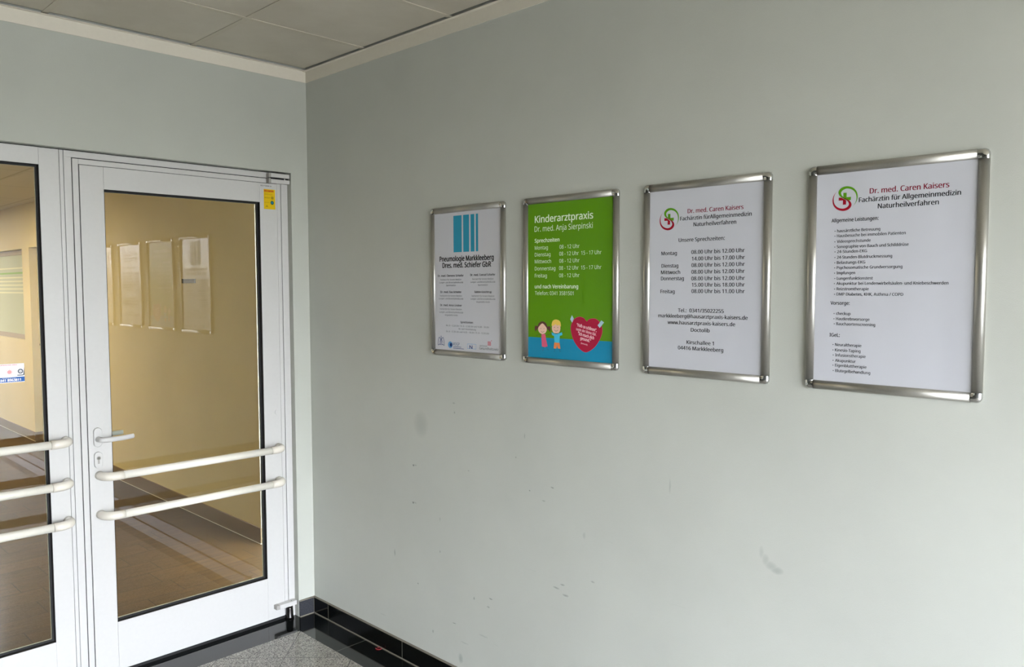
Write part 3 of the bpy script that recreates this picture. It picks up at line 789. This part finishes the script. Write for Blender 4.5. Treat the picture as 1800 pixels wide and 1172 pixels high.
# normalise cap heights per kind
def norm(P, rules):
    out = []
    for (t, u, v, w, h, col, bold, blk) in P:
        out.append((t, u, v, w, rules.get((blk, col), h), col, bold, blk))
    return out
def rekey(P, tests): return [r[:7] + (next((k for f, k in tests if f(r)), r[7]),) for r in P]
P1 = rekey(P1, [(lambda r: r[0] == 'MDGP', 'l1'), (lambda r: r[0] == 'N', 'l2'), (lambda r: r[7] == 'l', 'l3')])
P2 = rekey(P2, [(lambda r: r[7] == 'o' and r[2] > 330, 'n')])
P3 = rekey(P3, [(lambda r: r[7] == 'o' and r[2] < 200, 'u'), (lambda r: r[7] == 'c' and r[2] > 500, 'a')])
P1 = norm(P1, {('d', 'bk'): 8.2, ('d', 'gy'): 6.6, ('o', 'gy'): 6.6, ('h', 'bk'): 20.5})
P2 = norm(P2, {('o', 'gw'): 13.6, ('n', 'gw'): 13.6})
P3 = norm(P3, {('h', 'bk'): 12.2, ('o', 'bk'): 11.8, ('c', 'bk'): 11.6, ('u', 'bk'): 11.8, ('a', 'bk'): 11.6, ('h', 'rd'): 13.4})
P4 = norm(P4, {('g', 'gy'): 7.9, ('v', 'gy'): 7.9, ('i', 'gy'): 7.9, ('g', 'bk'): 9.6, ('v', 'bk'): 9.6, ('i', 'bk'): 9.6, ('h', 'bk'): 12.6, ('h', 'rd'): 14})

# poster 1: lung practice
o, sh = posterframe(-.9889, 'paper', 'silver framed poster topped by four turquoise bars, the one nearest the door')
bm = bmesh.new()
for u0, u1 in ((146, 197), (206, 242), (251, 273.5), (282, 295.5)): poly(bm, [(u0, 39), (u1, 39), (u1, 190), (u0, 190)], pp(1))
obj('turquoise_bars', bm, ink('turq'), sh, fix=False)
textblock(sh, P1, 'heading_text', 'h'); textblock(sh, P1, 'doctor_list', 'd'); textblock(sh, P1, 'opening_hours', 'o')
bm = bmesh.new()
for s in (-1, 1):
    c0 = 62 + s * 10
    lobe = [(c0 - s * 6, 556), (c0 + s * 2, 548), (c0 + s * 8, 560), (c0 + s * 10, 581), (c0, 577), (c0 - s * 6, 580), (c0 - s * 7, 568)]
    ribbon(bm, [(a_, b_, 2.4) for a_, b_ in smooth_closed(lobe, 3)] + [(lobe[0][0], lobe[0][1], 2.4)], pp(1), 2)
    ribbon(bm, [(62, 556, 2), (62 + s * 8, 566, 1.6), (62 + s * 11, 573, 1)], pp(1), 3)
ribbon(bm, [(62, 541, 3), (62, 558, 3)], pp(1), 2)
obj('lung_logo', bm, ink('nv'), sh, fix=False)
bm = bmesh.new(); disc(bm, 121, 577, 14.5, 14, pp(1), mi=0); disc(bm, 126, 577, 8, 8, pp(2), mi=1)
ribbon(bm, [(139, 584, 2), (190, 584, 2)], pp(1), 1, 1); ribbon(bm, [(138, 590.5, 2), (206, 590.5, 2)], pp(1), 1, 1)
obj('round_blue_logo', bm, [ink('ltblue'), ink('nv')], sh, fix=False)
bm = bmesh.new()
for q in ([(228, 568), (280, 568)], [(228, 587), (280, 587)], [(228, 568), (228, 587)], [(280, 568), (280, 587)], [(256, 568), (256, 587)]): ribbon(bm, [(a_, b_, 1.3) for a_, b_ in q], pp(1), 1)
obj('boxed_logo', bm, ink('ltblue'), sh, fix=False)
bm = bmesh.new()
for i in range(3):
    for j in range(3): poly(bm, [(349 + 6.4 * i, 553 + 5.6 * j), (354 + 6.4 * i, 553 + 5.6 * j), (354 + 6.4 * i, 557 + 5.6 * j), (349 + 6.4 * i, 557 + 5.6 * j)], pp(1))
disc(bm, 370, 549, 2, 2, pp(1), 10)
obj('red_block_logo', bm, ink('red'), sh, fix=False)
textblock(sh, P1, 'round_logo_lettering', 'l1', 2); textblock(sh, P1, 'boxed_logo_letter', 'l2', 2); textblock(sh, P1, 'network_logo_lettering', 'l3', 2)

# poster 2: children's practice
o, sh = posterframe(-1.536, 'green', "silver framed green and blue children's clinic poster with a red heart")
bm = bmesh.new(); poly(bm, [(21, 524.5), (429, 524.5), (429, 604), (21, 604)], pp(1)); obj('blue_ground', bm, 'blue', sh, fix=False)
textblock(sh, P2, 'heading_text', 'h'); textblock(sh, P2, 'opening_hours', 'o'); textblock(sh, P2, 'telephone_text', 'n')
H = [(310, 458), (297, 447), (276, 443), (254, 452), (240, 472), (238.5, 492), (248, 522), (272, 551), (304, 567), (338, 553), (362, 529), (377, 501), (378.5, 480), (368, 460), (352, 449), (333, 448), (319, 452)]
c_ = (309, 505)
bm = bmesh.new(); poly(bm, smooth_closed([(c_[0] + (a_ - c_[0]) * 1.025, c_[1] + (b_ - c_[1]) * 1.025) for a_, b_ in H], 5), pp(2)); obj('heart_edge', bm, ink('hedge'), sh, fix=False)
bm = bmesh.new(); poly(bm, smooth_closed(H, 5), pp(3)); hh = obj('heart', bm, ink('heart'), sh, fix=False)
bm = bmesh.new(); tl = math.atan2(17, 88)
for t, u, v, w, h, b in (('"Halb so schlimm",', 264, 476, 92, 11, 1), ('sagte der kleine Bär.', 261, 490, 94, 10, .2), ('"Ich mach dich', 270, 507, 74, 11, 1), ('gesund."', 281, 523, 48, 11, 1), ('(Janosch)', 284, 538, 30, 5, .3)):
    lettering(bm, t, pp(4), u, v, w, h, b, tl)
obj('heart_text', bm, ink('pinktxt'), sh, fix=False)
for q in ([(242, 437), (251, 449), (243, 464), (234, 452)], [(376, 452), (388, 459), (369, 479), (360, 470)]):
    bm = bmesh.new(); poly(bm, q, pp(4)); obj('tape_piece', bm, ink('tape'), sh, fix=False)
# the two drawn children, generic line figures
bm = bmesh.new(); L0, L1 = pp(2), pp(3)
cols = ['skin', 'brown', 'pink', 'line', 'yel', 'shirt', 'orange']
poly(bm, smooth_closed([(98, 463), (80, 470), (73, 482), (63, 480), (58, 490), (63, 502), (70, 495), (76, 492), (98, 480), (120, 492), (128, 495), (135, 502), (139, 490), (134, 480), (123, 482), (116, 470)], 3), pp(2), 1)
poly(bm, smooth_closed([(98, 471), (82, 482), (76, 492), (82, 505), (98, 511), (114, 505), (120, 492), (114, 482)], 4), pp(3), 0)
poly(bm, [(93, 511), (113, 511), (116, 530), (124, 556), (110, 560), (95, 558), (93, 530)], pp(2), 2)
for q in ([(93, 516), (78, 513), (67, 520)], [(113, 516), (128, 513), (142, 510)], [(103, 558), (102, 571), (98, 574)], [(118, 557), (124, 568), (129, 568)], [(90, 500), (98, 504), (107, 500)], [(88, 491), (92, 490)], [(104, 491), (108, 490)]):
    ribbon(bm, [(a_, b_, 1.1) for a_, b_ in q], pp(4), 4, 3)
obj('drawn_girl', bm, [ink(c) for c in cols], sh, fix=False)
bm = bmesh.new()
disc(bm, 166, 486, 21, 22, pp(2), mi=0)
poly(bm, smooth_closed([(144, 478), (148, 462), (160, 455), (176, 456), (187, 464), (189, 480), (180, 474), (172, 477), (164, 472), (154, 477)], 4), pp(3), 4)
poly(bm, [(143, 503), (156, 505), (176, 505), (195, 501), (196, 511), (184, 514), (182, 540), (158, 540), (156, 516), (146, 513)], pp(2), 5)
poly(bm, [(157, 540), (183, 540), (187, 562), (174, 561), (171, 549), (167, 562), (154, 562)], pp(3), 6)
for q in ([(195, 505), (203, 501), (207, 494)], [(143, 506), (138, 512)], [(161, 562), (160, 571), (156, 573)], [(180, 562), (184, 571), (189, 570)], [(157, 493), (166, 498), (175, 493)]):
    ribbon(bm, [(a_, b_, 1.1) for a_, b_ in q], pp(4), 4, 3)
disc(bm, 158, 484, 1.6, 1.6, pp(4), 10, 3); disc(bm, 174, 484, 1.6, 1.6, pp(4), 10, 3)
obj('drawn_boy', bm, [ink(c) for c in cols], sh, fix=False)

# posters 3 and 4: general practice, with the double-S and cross logo
def slogo(sheet, cu_, cv, k):
    def q(x_, y_): return (cu_ + (x_ - 767) * .1725 * k, cv + (y_ - 713 + .095 * (x_ - 767)) * .170 * k)
    G = [(900, 825, 0), (938, 765, 1.2), (955, 690, 2.6), (938, 610, 3.8), (880, 552, 4.8), (795, 534, 5.6), (722, 560, 6.6), (684, 612, 6.6), (700, 665, 4.6), (755, 708, 2.2), (830, 752, .6)]
    bm = bmesh.new(); ribbon(bm, [q(a_, b_) + (w * k * 1.15,) for a_, b_, w in G], pp(1))
    poly(bm, [q(*p_) for p_ in ((740, 622), (792, 618), (792, 690), (862, 683), (858, 735), (830, 738), (790, 716), (740, 686))], pp(1))
    g = obj('green_half_logo', bm, ink('lgreen'), sheet, fix=False)
    R_ = [(2 * 767 - a_, 2 * 713 - b_, w) for a_, b_, w in G]
    bm = bmesh.new(); ribbon(bm, [q(a_, b_) + (w * k * 1.15,) for a_, b_, w in R_], pp(1))
    poly(bm, [q(*p_) for p_ in ((668, 700), (712, 696), (788, 744), (786, 808), (735, 812), (735, 742), (668, 748))], pp(1))
    obj('red_half_logo', bm, ink('lred'), sheet, fix=False)
o, sh = posterframe(-2.0873, 'paper', 'silver framed white poster of weekday opening hours, between the green poster and the longest list')
slogo(sh, 99, 117, 1.07)
textblock(sh, P3, 'heading_text', 'h'); textblock(sh, P3, 'opening_hours', 'o'); textblock(sh, P3, 'hours_title', 'u'); textblock(sh, P3, 'contact_text', 'c'); textblock(sh, P3, 'address_text', 'a')
o, sh = posterframe(-2.6468, 'paper', 'silver framed white poster with bulleted lists of treatments, farthest from the door')
slogo(sh, 102.5, 95.7, 1.0)
textblock(sh, P4, 'heading_text', 'h')
textblock(sh, P4, 'services_list', 'g', extra=bullets(P4, 'g'))
textblock(sh, P4, 'checkup_list', 'v', extra=bullets(P4, 'v'))
textblock(sh, P4, 'therapy_list', 'i', extra=bullets(P4, 'i'))
